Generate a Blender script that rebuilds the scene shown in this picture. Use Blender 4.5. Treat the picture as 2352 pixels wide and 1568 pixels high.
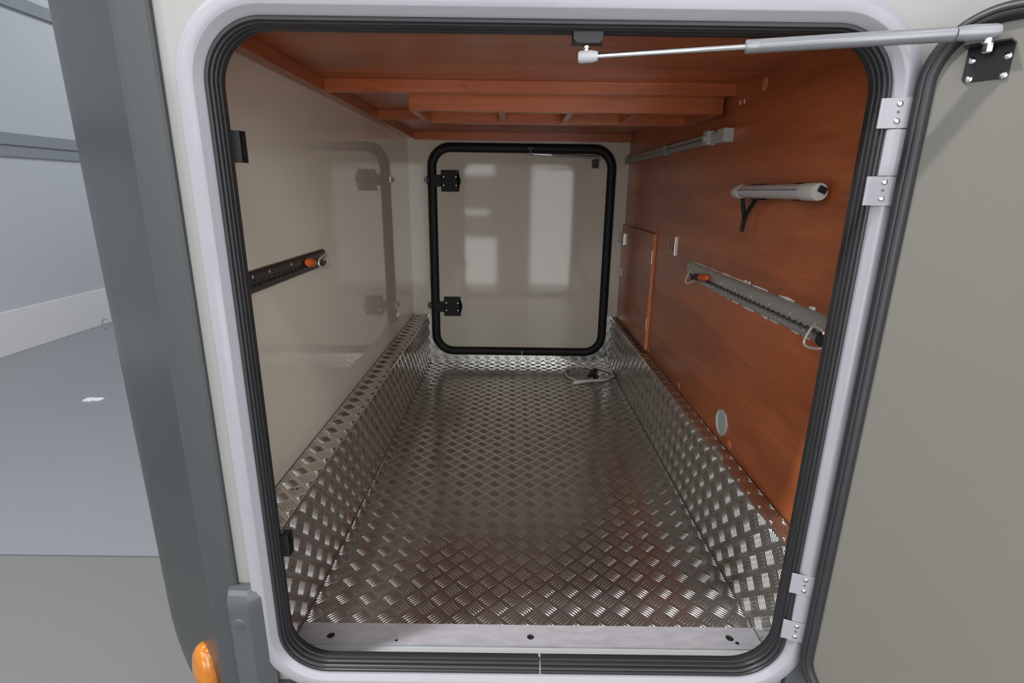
import bpy, bmesh, math, random
from mathutils import Vector, Matrix
import numpy as np

random.seed(7)
scene = bpy.context.scene
for o in list(bpy.data.objects):
    bpy.data.objects.remove(o, do_unlink=True)
COL = scene.collection

# ------------------------------------------------------------------ camera
F_PX = 1211.85
cam_d = bpy.data.cameras.new('camera')
cam_d.sensor_fit = 'HORIZONTAL'
cam_d.sensor_width = 36.0
cam_d.lens = 36.0 * F_PX / 2352.0
cam_d.clip_start = 0.02
cam_d.clip_end = 60.0
cam = bpy.data.objects.new('camera', cam_d)
COL.objects.link(cam)
R_ = Vector((0.99991336, 0.00242133, 0.01293894))
U_ = Vector((-0.01310674, 0.27435039, 0.96154047))
F_ = Vector((0.0012216, 0.96162675, -0.27435835))
cam.matrix_world = Matrix(((R_.x, U_.x, -F_.x, 0.4667),
                           (R_.y, U_.y, -F_.y, -0.8732),
                           (R_.z, U_.z, -F_.z, 0.9926),
                           (0, 0, 0, 1)))
scene.camera = cam

# ------------------------------------------------------------------ world, lamps, exposure
world = bpy.data.worlds.new('world')
scene.world = world
world.use_nodes = True
world.node_tree.nodes['Background'].inputs['Color'].default_value = (0.80, 0.83, 0.90, 1)
world.node_tree.nodes['Background'].inputs['Strength'].default_value = 0.6

def area(name, loc, target, sx, sy, power, color=(1, 1, 1)):
    l = bpy.data.lights.new(name, 'AREA')
    l.shape = 'RECTANGLE'
    l.size, l.size_y = sx, sy
    l.energy = power
    l.color = color
    o = bpy.data.objects.new(name, l)
    COL.objects.link(o)
    o.location = loc
    d = Vector(target) - Vector(loc)
    o.rotation_euler = d.to_track_quat('-Z', 'Y').to_euler()
    return o

# strip lamps under the hall ceiling
area('lamp_key', (-1.25, -0.62, 4.05), (-1.25, -0.62, 0), 0.32, 0.14, 98, (1.0, 0.985, 0.97))
area('lamp_b', (-1.9, 5.6, 4.05), (-1.9, 5.6, 0), 1.5, 0.2, 45, (0.90, 0.95, 1.0))
area('lamp_c', (2.6, -2.2, 4.05), (2.6, -2.2, 0), 1.5, 0.2, 16, (1.0, 0.98, 0.95))
area('lamp_e', (-3.0, -2.6, 4.05), (-3.0, -2.6, 0), 1.5, 0.2, 16, (0.97, 0.98, 1.0))
FILL_STRENGTH = 2.7  # emission of the added panels on the near hall wall
HIGH_FILL_STRENGTH = 2.1
scene.cycles.max_bounces = 7
scene.cycles.diffuse_bounces = 4
scene.cycles.glossy_bounces = 4
scene.cycles.caustics_reflective = False
scene.cycles.caustics_refractive = False
scene.cycles.adaptive_threshold = 0.05
scene.view_settings.view_transform = 'Standard'
scene.view_settings.look = 'None'
scene.view_settings.gamma = 1.0
scene.view_settings.use_curve_mapping = False
scene.view_settings.exposure = 0.62

# ------------------------------------------------------------------ materials
MATS = {}
def mat(name, color, rough=0.5, metal=0.0, spec=0.5, coat=0.0, coat_rough=0.05, noise=None, bump=None, rough_noise=None):
    """principled material; noise=(scale,(sx,sy,sz),amount,color2); bump=(scale,strength)"""
    m = bpy.data.materials.new(name)
    m.use_nodes = True
    nt = m.node_tree
    b = nt.nodes['Principled BSDF']
    b.inputs['Base Color'].default_value = (*color, 1)
    b.inputs['Roughness'].default_value = rough
    b.inputs['Metallic'].default_value = metal
    b.inputs['Specular IOR Level'].default_value = spec
    b.inputs['Coat Weight'].default_value = coat
    b.inputs['Coat Roughness'].default_value = coat_rough
    tc = nt.nodes.new('ShaderNodeTexCoord')
    if noise:
        sc, stretch, amt, c2 = noise
        mp = nt.nodes.new('ShaderNodeMapping')
        mp.inputs['Scale'].default_value = stretch
        nt.links.new(tc.outputs['Object'], mp.inputs['Vector'])
        n = nt.nodes.new('ShaderNodeTexNoise')
        n.inputs['Scale'].default_value = sc
        n.inputs['Detail'].default_value = 6
        nt.links.new(mp.outputs['Vector'], n.inputs['Vector'])
        rp = nt.nodes.new('ShaderNodeValToRGB')
        rp.color_ramp.elements[0].position = 0.5 - amt
        rp.color_ramp.elements[1].position = 0.5 + amt
        rp.color_ramp.elements[0].color = (*c2, 1)
        rp.color_ramp.elements[1].color = (*color, 1)
        nt.links.new(n.outputs['Fac'], rp.inputs['Fac'])
        nt.links.new(rp.outputs['Color'], b.inputs['Base Color'])
    if rough_noise:
        sc, lo, hi = rough_noise
        n2 = nt.nodes.new('ShaderNodeTexNoise')
        n2.inputs['Scale'].default_value = sc
        n2.inputs['Detail'].default_value = 5
        nt.links.new(tc.outputs['Object'], n2.inputs['Vector'])
        mr = nt.nodes.new('ShaderNodeMapRange')
        mr.inputs['From Min'].default_value = 0.3
        mr.inputs['From Max'].default_value = 0.7
        mr.inputs['To Min'].default_value = lo
        mr.inputs['To Max'].default_value = hi
        nt.links.new(n2.outputs['Fac'], mr.inputs['Value'])
        nt.links.new(mr.outputs['Result'], b.inputs['Roughness'])
    if bump:
        sc, st = bump
        n3 = nt.nodes.new('ShaderNodeTexNoise')
        n3.inputs['Scale'].default_value = sc
        n3.inputs['Detail'].default_value = 3
        nt.links.new(tc.outputs['Object'], n3.inputs['Vector'])
        bp = nt.nodes.new('ShaderNodeBump')
        bp.inputs['Strength'].default_value = st
        bp.inputs['Distance'].default_value = 0.002
        nt.links.new(n3.outputs['Fac'], bp.inputs['Height'])
        nt.links.new(bp.outputs['Normal'], b.inputs['Normal'])
    MATS[name] = m
    return m

def wood(name, stretch, dark, mid, light, rough=0.30):
    m = bpy.data.materials.new(name)
    m.use_nodes = True
    nt = m.node_tree
    b = nt.nodes['Principled BSDF']
    tc = nt.nodes.new('ShaderNodeTexCoord')
    mp = nt.nodes.new('ShaderNodeMapping')
    mp.inputs['Scale'].default_value = stretch
    nt.links.new(tc.outputs['Object'], mp.inputs['Vector'])
    big = nt.nodes.new('ShaderNodeTexNoise')
    big.inputs['Scale'].default_value = 1.3
    big.inputs['Detail'].default_value = 4
    big.inputs['Distortion'].default_value = 0.6
    nt.links.new(mp.outputs['Vector'], big.inputs['Vector'])
    fine = nt.nodes.new('ShaderNodeTexNoise')
    fine.inputs['Scale'].default_value = 9.0
    fine.inputs['Detail'].default_value = 8
    fine.inputs['Roughness'].default_value = 0.7
    nt.links.new(mp.outputs['Vector'], fine.inputs['Vector'])
    mix = nt.nodes.new('ShaderNodeMath')
    mix.operation = 'MULTIPLY_ADD'
    mix.inputs[1].default_value = 0.45
    nt.links.new(fine.outputs['Fac'], mix.inputs[0])
    ms = nt.nodes.new('ShaderNodeMath')
    ms.operation = 'MULTIPLY'
    ms.inputs[1].default_value = 0.6
    nt.links.new(big.outputs['Fac'], ms.inputs[0])
    nt.links.new(ms.outputs[0], mix.inputs[2])
    rp = nt.nodes.new('ShaderNodeValToRGB')
    e = rp.color_ramp.elements
    e[0].position = 0.40; e[0].color = (*dark, 1)
    e[1].position = 0.64; e[1].color = (*light, 1)
    k = e.new(0.52); k.color = (*mid, 1)
    nt.links.new(mix.outputs[0], rp.inputs['Fac'])
    nt.links.new(rp.outputs['Color'], b.inputs['Base Color'])
    b.inputs['Roughness'].default_value = rough
    b.inputs['Specular IOR Level'].default_value = 0.6
    bp = nt.nodes.new('ShaderNodeBump')
    bp.inputs['Strength'].default_value = 0.05
    bp.inputs['Distance'].default_value = 0.001
    nt.links.new(fine.outputs['Fac'], bp.inputs['Height'])
    nt.links.new(bp.outputs['Normal'], b.inputs['Normal'])
    MATS[name] = m
    return m

WD, WM, WL = (0.34, 0.088, 0.030), (0.45, 0.122, 0.041), (0.56, 0.160, 0.054)
wood('wood_along_y', (9, 0.9, 9), WD, WM, WL)
wood('wood_along_x', (0.9, 9, 9), WD, WM, WL)
wood('cap_brown', (3, 3, 3), (0.60, 0.21, 0.085), (0.66, 0.235, 0.095), (0.72, 0.26, 0.105), 0.5)
mat('hall_concrete', (0.270, 0.276, 0.296), 0.30, spec=0.5, noise=(0.8, (1, 1, 1), 0.25, (0.252, 0.258, 0.280)))
mat('hall_concrete_warm', (0.205, 0.208, 0.203), 0.32, spec=0.5, noise=(0.8, (1, 1, 1), 0.25, (0.192, 0.195, 0.19)))
mat('joint_dark', (0.06, 0.06, 0.06), 0.9)
mat('hall_panel', (0.58, 0.61, 0.64), 0.45, noise=(0.9, (1, 0.3, 1), 0.3, (0.545, 0.58, 0.615)))
mat('hall_white', (0.78, 0.78, 0.80), 0.55)
mat('hall_rail', (0.28, 0.31, 0.335), 0.5)
mat('white_paint', (0.335, 0.33, 0.366), 0.32, coat=0.2)
mat('body_white', (0.305, 0.302, 0.288), 0.35, coat=0.3)
mat('beige_grp', (0.87, 0.825, 0.69), 0.045, spec=0.8)
mat('beige_far_door', (0.66, 0.61, 0.515), 0.06, spec=0.5, bump=(150, 0.006))
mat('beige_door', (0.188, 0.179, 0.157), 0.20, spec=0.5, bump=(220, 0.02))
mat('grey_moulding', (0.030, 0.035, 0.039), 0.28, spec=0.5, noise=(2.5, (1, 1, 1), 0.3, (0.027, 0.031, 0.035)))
mat('grey_textured', (0.058, 0.063, 0.065), 0.5, bump=(900, 0.15))
mat('grey_plastic', (0.085, 0.091, 0.094), 0.36)
mat('rubber', (0.027, 0.028, 0.031), 0.42, spec=0.45, noise=(3, (1, 1, 1), 0.3, (0.022, 0.023, 0.025)))
mat('rubber_dull', (0.010, 0.010, 0.011), 0.55, spec=0.3)
mat('black_metal', (0.010, 0.011, 0.012), 0.38, spec=0.4)
mat('black_plastic', (0.016, 0.016, 0.018), 0.45)
mat('aluminium_tread', (0.80, 0.81, 0.775), 0.19, metal=0.94, noise=(5, (1, 1, 1), 0.3, (0.70, 0.71, 0.68)), rough_noise=(4, 0.14, 0.26))
mat('aluminium_bars', (0.58, 0.567, 0.545), 0.20, metal=0.94)
mat('aluminium_sill', (0.53, 0.525, 0.56), 0.40, metal=0.2, noise=(22, (1, 3, 1), 0.16, (0.44, 0.43, 0.47)))
mat('dark_rail', (0.085, 0.083, 0.080), 0.34, metal=0.6)  # same metal as the right rail, its shade put into the colour
mat('aluminium_rail', (0.50, 0.495, 0.475), 0.36, metal=0.55)
mat('grey_rail', (0.36, 0.355, 0.335), 0.5)
mat('grey_rail_light', (0.55, 0.55, 0.54), 0.45)
mat('chrome', (0.80, 0.80, 0.82), 0.10, metal=1.0)
mat('ring_steel', (0.90, 0.89, 0.86), 0.22, metal=0.55)
mat('steel', (0.62, 0.60, 0.56), 0.22, metal=1.0)
mat('strut_silver', (0.25, 0.257, 0.27), 0.30, metal=0.35)
mat('strut_white', (0.50, 0.51, 0.53), 0.30)
mat('strut_dark', (0.28, 0.29, 0.305), 0.34, metal=0.3)
mat('orange_plastic', (0.72, 0.13, 0.025), 0.4)
mat('amber_lens', (0.60, 0.215, 0.008), 0.12, coat=0.6, noise=(40, (1, 1, 1), 0.3, (0.46, 0.125, 0.005)))
mat('lamp_tube', (0.52, 0.50, 0.50), 0.28)
mat('lamp_cap', (0.60, 0.59, 0.54), 0.45)
mat('cable_grey', (0.82, 0.77, 0.67), 0.5)
mat('white_plastic', (0.93, 0.92, 0.89), 0.4)
mat('sealant', (0.92, 0.88, 0.80), 0.55)
mat('hole_dark', (0.008, 0.008, 0.008), 0.9)
mat('ring_white', (0.50, 0.52, 0.48), 0.5)
mat('paper', (0.85, 0.86, 0.88), 0.7)
mat('lip_grey', (0.52, 0.55, 0.56), 0.4)

wm = bpy.data.materials.new('window_daylight')  # emitter for the added panels, no real daylight source
wm.use_nodes = True
_nt = wm.node_tree
_nt.nodes.remove(_nt.nodes['Principled BSDF'])
_e = _nt.nodes.new('ShaderNodeEmission')
_e.inputs['Color'].default_value = (0.97, 0.99, 1.0, 1)
_e.inputs['Strength'].default_value = FILL_STRENGTH
_nt.links.new(_e.outputs[0], _nt.nodes['Material Output'].inputs[0])
MATS['window_daylight'] = wm
dm = wm.copy()
dm.name = 'window_high'
dm.node_tree.nodes['Emission'].inputs['Strength'].default_value = HIGH_FILL_STRENGTH
dm.node_tree.nodes['Emission'].inputs['Color'].default_value = (0.985, 0.985, 1.0, 1)
MATS['window_high'] = dm

# ------------------------------------------------------------------ mesh helpers
class MB:
    def __init__(self):
        self.v, self.f = [], []
    def quad_strip(self, rings, closed=True):
        """rings: equal-length lists of points; consecutive rings are joined"""
        base = len(self.v)
        n = len(rings[0])
        for r in rings:
            self.v += [tuple(p) for p in r]
        for k in range(len(rings) - 1):
            for i in range(n if closed else n - 1):
                j = (i + 1) % n
                a = base + k * n
                b = a + n
                self.f.append((a + i, a + j, b + j, b + i))
        return self
    def ngon(self, pts):
        b = len(self.v)
        self.v += [tuple(p) for p in pts]
        self.f.append(tuple(range(b, b + len(pts))))
        return self
    def box(self, x0, x1, y0, y1, z0, z1):
        b = len(self.v)
        self.v += [(x, y, z) for z in (z0, z1) for y in (y0, y1) for x in (x0, x1)]
        for q in ((0, 2, 3, 1), (4, 5, 7, 6), (0, 1, 5, 4), (2, 6, 7, 3), (0, 4, 6, 2), (1, 3, 7, 5)):
            self.f.append(tuple(b + i for i in q))
        return self
    def tbox(self, fn, a0, a1, b0, b1, c0, c1):
        """box in a local frame given by fn(a,b,c) -> point"""
        b = len(self.v)
        self.v += [tuple(fn(x, y, z)) for z in (c0, c1) for y in (b0, b1) for x in (a0, a1)]
        for q in ((0, 2, 3, 1), (4, 5, 7, 6), (0, 1, 5, 4), (2, 6, 7, 3), (0, 4, 6, 2), (1, 3, 7, 5)):
            self.f.append(tuple(b + i for i in q))
        return self
    def prism(self, poly, fn, d0, d1):
        """poly: 2D outline; fn(a,b,d) -> point"""
        n = len(poly)
        b = len(self.v)
        self.v += [tuple(fn(p[0], p[1], d0)) for p in poly] + [tuple(fn(p[0], p[1], d1)) for p in poly]
        self.f.append(tuple(b + i for i in reversed(range(n))))
        self.f.append(tuple(b + n + i for i in range(n)))
        for i in range(n):
            j = (i + 1) % n
            self.f.append((b + i, b + j, b + n + j, b + n + i))
        return self
    def lathe(self, a, b, prof, seg=20, cap=True):
        """surface of revolution about axis a->b, prof: (t 0..1 along axis, radius)"""
        a, b = Vector(a), Vector(b)
        d = (b - a).normalized()
        e1 = d.orthogonal().normalized()
        e2 = d.cross(e1)
        rings = []
        for t, r in prof:
            c = a + (b - a) * t
            rings.append([c + (e1 * math.cos(2 * math.pi * k / seg) + e2 * math.sin(2 * math.pi * k / seg)) * r for k in range(seg)])
        self.quad_strip(rings)
        if cap:
            self.ngon(list(reversed(rings[0])))
            self.ngon(rings[-1])
        return self
    def cyl(self, a, b, r, r2=None, seg=18):
        return self.lathe(a, b, ((0, r), (1, r if r2 is None else r2)), seg)
    def tube(self, pts, r, closed=False, seg=8):
        pts = [Vector(p) for p in pts]
        n = len(pts)
        rings = []
        prev = None
        for i, p in enumerate(pts):
            if closed:
                t = pts[(i + 1) % n] - pts[i - 1]
            else:
                t = pts[min(i + 1, n - 1)] - pts[max(i - 1, 0)]
            t.normalize()
            e1 = t.orthogonal().normalized() if prev is None else (prev - t * prev.dot(t)).normalized()
            prev = e1
            e2 = t.cross(e1)
            rings.append([p + (e1 * math.cos(2 * math.pi * k / seg) + e2 * math.sin(2 * math.pi * k / seg)) * r for k in range(seg)])
        if closed:
            rings.append(rings[0])
        self.quad_strip(rings)
        if not closed:
            self.ngon(list(reversed(rings[0])))
            self.ngon(rings[-1])
        return self
    def build(self, name, material, parent=None, smooth=False, bevel=0.0, bseg=2, weld=True):
        me = bpy.data.meshes.new(name)
        me.from_pydata(self.v, [], self.f)
        if weld:
            bm = bmesh.new()
            bm.from_mesh(me)
            bmesh.ops.remove_doubles(bm, verts=bm.verts, dist=1e-5)
            bmesh.ops.recalc_face_normals(bm, faces=bm.faces)
            bm.to_mesh(me)
            bm.free()
        me.materials.append(MATS[material])
        o = bpy.data.objects.new(name, me)
        COL.objects.link(o)
        if parent is not None:
            o.parent = parent
        if smooth:
            me.shade_auto_smooth(angle=math.radians(smooth if smooth is not True else 40)) if hasattr(me, 'shade_auto_smooth') else None
            for p in me.polygons:
                p.use_smooth = True
            try:
                me.set_sharp_from_angle(angle=math.radians(40 if smooth is True else smooth))
            except Exception:
                pass
        if bevel > 0:
            md = o.modifiers.new('bevel', 'BEVEL')
            md.width = bevel
            md.segments = bseg
            md.limit_method = 'ANGLE'
            md.angle_limit = math.radians(35)
            for p in me.polygons:
                p.use_smooth = True
            md.harden_normals = True
        return o

def tag(o, label=None, cat=None, group=None, kind=None):
    if label: o['label'] = label
    if cat: o['category'] = cat
    if group: o['group'] = group
    if kind: o['kind'] = kind
    return o

def thing(name, label, cat, loc=(0, 0, 0), group=None):
    o = bpy.data.objects.new(name, None)
    o.empty_display_size = 0.05
    COL.objects.link(o)
    return tag(o, label, cat, group)

def rr(x0, x1, z0, z1, r, inset=0.0, n=12, xs=None, xe=None):
    """rounded rectangle, anticlockwise seen from -y, starts at the bottom at xs and ends at xe"""
    x0 += inset; x1 -= inset; z0 += inset; z1 -= inset
    r = max(r - inset, 0.002)
    pts = []
    if xs is not None:
        pts.append((xs, z0))
    for cx, cz, a0 in ((x1 - r, z0 + r, -90), (x1 - r, z1 - r, 0), (x0 + r, z1 - r, 90), (x0 + r, z0 + r, 180)):
        for k in range(n + 1):
            a = math.radians(a0 + 90 * k / n)
            pts.append((cx + r * math.cos(a), cz + r * math.sin(a)))
    if xe is not None:
        pts.append((xe, z0))
    return pts

# measured geometry (metres). x right, y into the garage, z up; z = 0 is the garage floor
WL_, WR_, D = -0.1057, 1.0935, 2.150       # side walls, back wall
A1, A2, H1, H2 = -0.0184, 1.0497, 0.290, 0.2830   # raised side kerbs: x of the faces, heights
CT, CP = 1.2575, 1.291                     # underside of the cleats, ceiling board
OX0, OX1, OZ0, OZ1, OR = 0.0, 1.035, 0.0248, 1.2343, 0.095  # outer edge of the opening's seal
GROUND = -0.50

# ------------------------------------------------------------------ hall (the room around the vehicle)
HX0, HX1, HY0, HY1, HZ1 = -4.095, 5.2, -3.5, 9.0, 4.2
def struct(name, mb, m, parent=None, label=None, **k):
    o = mb.build(name, m, parent, **k)
    if parent is None:
        o['kind'] = 'structure'
    if label: o['label'] = label
    return o

hf = struct('hall_floor', MB().box(HX0, HX1, HY0, 0.998, GROUND - 0.1, GROUND), 'hall_concrete_warm', label='smooth pale grey concrete floor of the hall')
struct('floor_slab', MB().box(HX0, HX1, 1.006, HY1, GROUND - 0.1, GROUND), 'hall_concrete', hf)
struct('expansion_joint', MB().box(HX0, HX1, 0.998, 1.006, GROUND - 0.1, GROUND - 0.006), 'joint_dark', hf)
hw = struct('hall_wall_left', MB().box(HX0 - 0.2, HX0, HY0, HY1, GROUND, HZ1), 'hall_panel', label='pale blue grey panelled hall wall at the left')
struct('wall_kerb', MB().box(HX0, HX0 + 0.012, HY0, HY1, GROUND, -0.111), 'hall_white', hw, bevel=0.004)
struct('wall_rail', MB().box(HX0, HX0 + 0.03, HY0, HY1, 1.335, 1.437), 'hall_rail', hw)
struct('wall_rail', MB().box(HX0, HX0 + 0.018, HY0, HY1, 1.235, 1.335), 'hall_rail', hw)
struct('wall_rail', MB().box(HX0, HX0 + 0.03, HY0, HY1, 2.52, 2.632), 'hall_rail', hw)
struct('hall_wall_far', MB().box(HX0, HX1, HY1, HY1 + 0.2, GROUND, HZ1), 'hall_white', label='white hall wall beyond the motorhome')
hn = struct('hall_wall_near', MB().box(HX0, HX1, HY0 - 0.2, HY0, GROUND, HZ1), 'hall_white', label='white hall wall behind the photographer')
struct('hall_wall_right', MB().box(HX1, HX1 + 0.2, HY0, HY1, GROUND, HZ1), 'hall_white', label='white hall wall at the right')
struct('hall_ceiling', MB().box(HX0, HX1, HY0, HY1, HZ1, HZ1 + 0.2), 'hall_white', label='white ceiling of the hall')
# added glowing panels that brighten the garage, on the wall behind the photographer (they show as reflections in the far door)
for k, (x0, x1, z0, z1) in enumerate(((0.75, 2.9, -0.49, 1.68), (-1.6, 0.207, -0.49, 0.265), (-1.6, 0.165, 1.225, 1.68), (-1.6, 0.10, 0.62, 0.70), (-3.6, -0.2, 1.75, 3.3), (0.0, 2.4, 1.75, 3.3), (2.6, 5.0, 1.75, 3.3))):
    w = struct('window_%d' % (k + 1), MB().box(x0, x1, HY0, HY0 + 0.004, z0, z1), 'window_daylight' if k < 4 else 'window_high', label='daylight window in the wall behind the photographer')
    fr = MB()
    t = 0.02
    fr.box(x0 - t, x0, HY0, HY0 + 0.02, z0 - 0.01, z1 + t).box(x1, x1 + t, HY0, HY0 + 0.02, z0 - 0.01, z1 + t).box(x0, x1, HY0, HY0 + 0.02, z1, z1 + t)
    struct('window_frame', fr, 'hall_rail', w)

# loose bits on the hall floor
pp = MB()
for (dx, dy, h) in ((0, 0, 0.012), (0.05, 0.012, 0.006)):
    c = Vector((-2.572 + dx, 2.674 + dy, GROUND))
    pts = [(-.05, -.03), (.03, -.035), (.05, .01), (.0, .035), (-.045, .02)]
    top = [c + Vector((a * .75, b * .9, h * (0.6 + 0.4 * ((i * 7) % 3) / 2))) for i, (a, b) in enumerate(pts)]
    pp.quad_strip([[c + Vector((a * .75, b * .9, 0.0005)) for a, b in pts], top])
    pp.ngon(top)
tag(pp.build('paper_scrap', 'paper'), 'small crumpled scrap of white paper lying on the hall floor', 'paper scrap')

wl_ = MB().tube([(-3.93 + 0.035 * math.cos(a), 4.66 + 0.01 * math.sin(a), GROUND + 0.055 + 0.05 * math.sin(a)) for a in [math.radians(60 + 12 * k) for k in range(21)]], 0.006)
tag(wl_.build('wire_loop', 'hall_rail', None, smooth=True), 'small grey wire loop standing at the foot of the hall wall', 'wire loop')

# ------------------------------------------------------------------ garage compartment (structure)
wl = struct('wall_left', MB().box(WL_ - 0.03, WL_, 0.03, D + 0.03, -0.02, CP + 0.02), 'beige_grp', label='glossy cream left wall of the garage')
wr = struct('wall_right', MB().box(WR_, WR_ + 0.02, 0.03, D + 0.03, -0.02, CP + 0.02), 'wood_along_y', label='reddish brown wood right wall of the garage')
wb = struct('wall_back', MB().box(WL_, WR_, D, D + 0.03, H1, CP + 0.02), 'beige_far_door', label='cream back wall around the far door')
struct('kick_plate', MB().box(WL_, WR_, D - 0.004, D + 0.03, -0.02, H1), 'aluminium_tread', wb, label='bare aluminium tread sheet on the lower back wall')
ce = struct('ceiling', MB().box(WL_, WR_, 0.03, D, CP, CP + 0.02), 'wood_along_x', label='reddish brown wood ceiling board of the garage')
# cleats on the ceiling
def cleat(x0, x1, y0, y1, z0, m, z1=CP):
    return MB().box(x0, x1, y0, y1, z0, z1).build('cleat', m, ce, bevel=0.0012)
cleat(WL_, -0.070, 0.03, D, CT, 'wood_along_y')
c1 = cleat(-0.070, WR_, 0.752, 0.780, CT, 'wood_along_x')
cleat(-0.070, WR_, 1.362, 1.390, CT, 'wood_along_x')
cleat(-0.070, WR_, D - 0.022, D, CT - 0.008, 'wood_along_x')
for sx in (0.03, 0.325, 0.615, 1.035):
    MB().lathe((sx, 0.752, 1.274), (sx, 0.7505, 1.274), ((0, 0.0052), (1, 0.0042)), 12).build('screw_cap', 'wood_along_y', c1, smooth=True)

# floor: slab, tread sheet, raised kerbs
fl = struct('floor', MB().box(WL_, WR_, 0.030, D, -0.02, -0.001), 'lip_grey', label='garage floor lined with aluminium tread plate')
MB().box(A1, A1 + 0.0022, 0.145, D, -0.001, -0.0004).box(A2 - 0.0022, A2, 0.145, D, -0.001, -0.0004).build('edge_gap', 'hole_dark', fl)
sheet = MB().box(A1 + 0.0022, A2 - 0.0022, 0.1450, D, -0.001, 0.0).build('tread_sheet', 'aluminium_tread', fl)
sheet['label'] = 'worn aluminium tread plate on the garage floor'

def tread(name, parent, fn, amin, amax, bmin, bmax, pa, pb, first, pitch=0.0605, L=0.037, w=0.0048, h=0.0019, gap=0.0073):
    """five-bar tread pattern on a plane: fn(a,b,c) -> point, bars clipped to the sheet"""
    V, Fc = [], []
    s2 = math.sqrt(0.5)
    ia0, ia1 = int((amin - pa) / pitch) - 2, int((amax - pa) / pitch) + 2
    ib0, ib1 = int((bmin - pb) / pitch) - 2, int((bmax - pb) / pitch) + 2
    for typ in (0, 1):
        d = (s2, s2 * (first if typ == 0 else -first))
        nrm = (-d[1], d[0])
        for i in range(ia0, ia1 + 1):
            for j in range(ib0, ib1 + 1):
                ca = pa + (i + 0.5 * typ) * pitch
                cb = pb + (j + 0.5 * typ) * pitch
                for k in range(-2, 3):
                    qa, qb = ca + nrm[0] * gap * k, cb + nrm[1] * gap * k
                    t0, t1 = -L / 2, L / 2
                    for q, dd, lo, hi in ((qa, d[0], amin, amax), (qb, d[1], bmin, bmax)):
                        ta, tb = (lo - q) / dd, (hi - q) / dd
                        if ta > tb: ta, tb = tb, ta
                        t0, t1 = max(t0, ta), min(t1, tb)
                    if t1 - t0 < 0.006:
                        continue
                    b = len(V)
                    ts = [t0 + (t1 - t0) * f for f in (0.0, 0.14, 0.5, 0.86, 1.0)]
                    for m_, t in enumerate(ts):
                        if m_ in (0, 4):
                            V.append(fn(qa + d[0] * t, qb + d[1] * t, 0))
                        else:
                            ww = w / 2 * (1.0 if m_ == 2 else 0.74)
                            hh = h * (1.0 if m_ == 2 else 0.82)
                            for o_, z_ in ((-ww, 0), (-ww * 0.66, hh * 0.74), (0, hh), (ww * 0.66, hh * 0.74), (ww, 0)):
                                V.append(fn(qa + d[0] * t + nrm[0] * o_, qb + d[1] * t + nrm[1] * o_, z_))
                    for e_ in range(4):
                        Fc.append((b, b + 1 + e_, b + 2 + e_))
                        Fc.append((b + 1 + e_, b + 6 + e_, b + 7 + e_, b + 2 + e_))
                        Fc.append((b + 6 + e_, b + 11 + e_, b + 12 + e_, b + 7 + e_))
                        Fc.append((b + 11 + e_, b + 16, b + 12 + e_))
    me = bpy.data.meshes.new(name)
    me.from_pydata(V, [], Fc)
    bm = bmesh.new(); bm.from_mesh(me)
    # every bar must face away from the sheet
    bm.normal_update()
    up = Vector(fn(0, 0, 1)) - Vector(fn(0, 0, 0))
    bad = [f for f in bm.faces if f.normal.dot(up) < 0]
    bmesh.ops.reverse_faces(bm, faces=bad)
    bm.to_mesh(me); bm.free()
    for p in me.polygons:
        p.use_smooth = True
    me.materials.append(MATS['aluminium_bars'])
    o = bpy.data.objects.new(name, me)
    COL.objects.link(o)
    o.parent = parent
    o['kind'] = 'stuff'
    return o

tread('tread_bars', fl, lambda a, b, c: (a, b, c), A1 + 0.0024, A2 - 0.0024, 0.145, D - 0.004, 0.7480, 0.2600, -1)
kl = MB().box(WL_, A1, 0.030, D - 0.004, 0.0, H1).build('side_kerb', 'aluminium_tread', fl, bevel=0.002)
kl['label'] = 'left raised kerb folded from aluminium tread sheet'
kr = MB().box(A2, WR_, 0.030, D - 0.004, 0.0, H2).build('side_kerb', 'aluminium_tread', fl, bevel=0.002)
kr['label'] = 'right raised kerb folded from aluminium tread sheet'
tread('kerb_tread_bars', kl, lambda a, b, c: (A1 + c, a, b), 0.033, D - 0.006, 0.001, H1 - 0.004, 0.0990, 0.1500, 1)
tread('kerb_tread_bars', kr, lambda a, b, c: (A2 - c, a, b), 0.033, D - 0.006, 0.001, H2 - 0.004, 0.2510, 0.0305, 1)
tread('ledge_tread_bars', kl, lambda a, b, c: (a, b, H1 + c), WL_ + 0.002, A1 - 0.003, 0.033, D - 0.006, -0.075, 0.0990, 1)
tread('ledge_tread_bars', kr, lambda a, b, c: (a, b, H2 + c), A2 + 0.003, WR_ - 0.002, 0.033, D - 0.006, 1.0700, 0.2510, 1)
tread('kick_tread_bars', wb, lambda a, b, c: (a, D - 0.004 - c, b), A1, A2, 0.001, H1 - 0.002, 0.7480, 0.030, 1)
MB().box(WL_, WL_ + 0.0016, 0.034, D - 0.004, H1, H1 + 0.0007).build('wall_joint', 'hole_dark', kl)
MB().box(WR_ - 0.0016, WR_, 0.034, D - 0.004, H2, H2 + 0.0007).build('wall_joint', 'hole_dark', kr)
# screw on the left ledge and small hole
MB().lathe((-0.062, 0.258, H1), (-0.062, 0.258, H1 + 0.002), ((0, 0.006), (0.6, 0.005), (1, 0.002)), 14).build('screw', 'steel', kl, smooth=True)
MB().cyl((-0.048, 0.262, H1 + 0.0002), (-0.048, 0.262, H1 + 0.0008), 0.004).build('drill_hole', 'hole_dark', kl)

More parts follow.
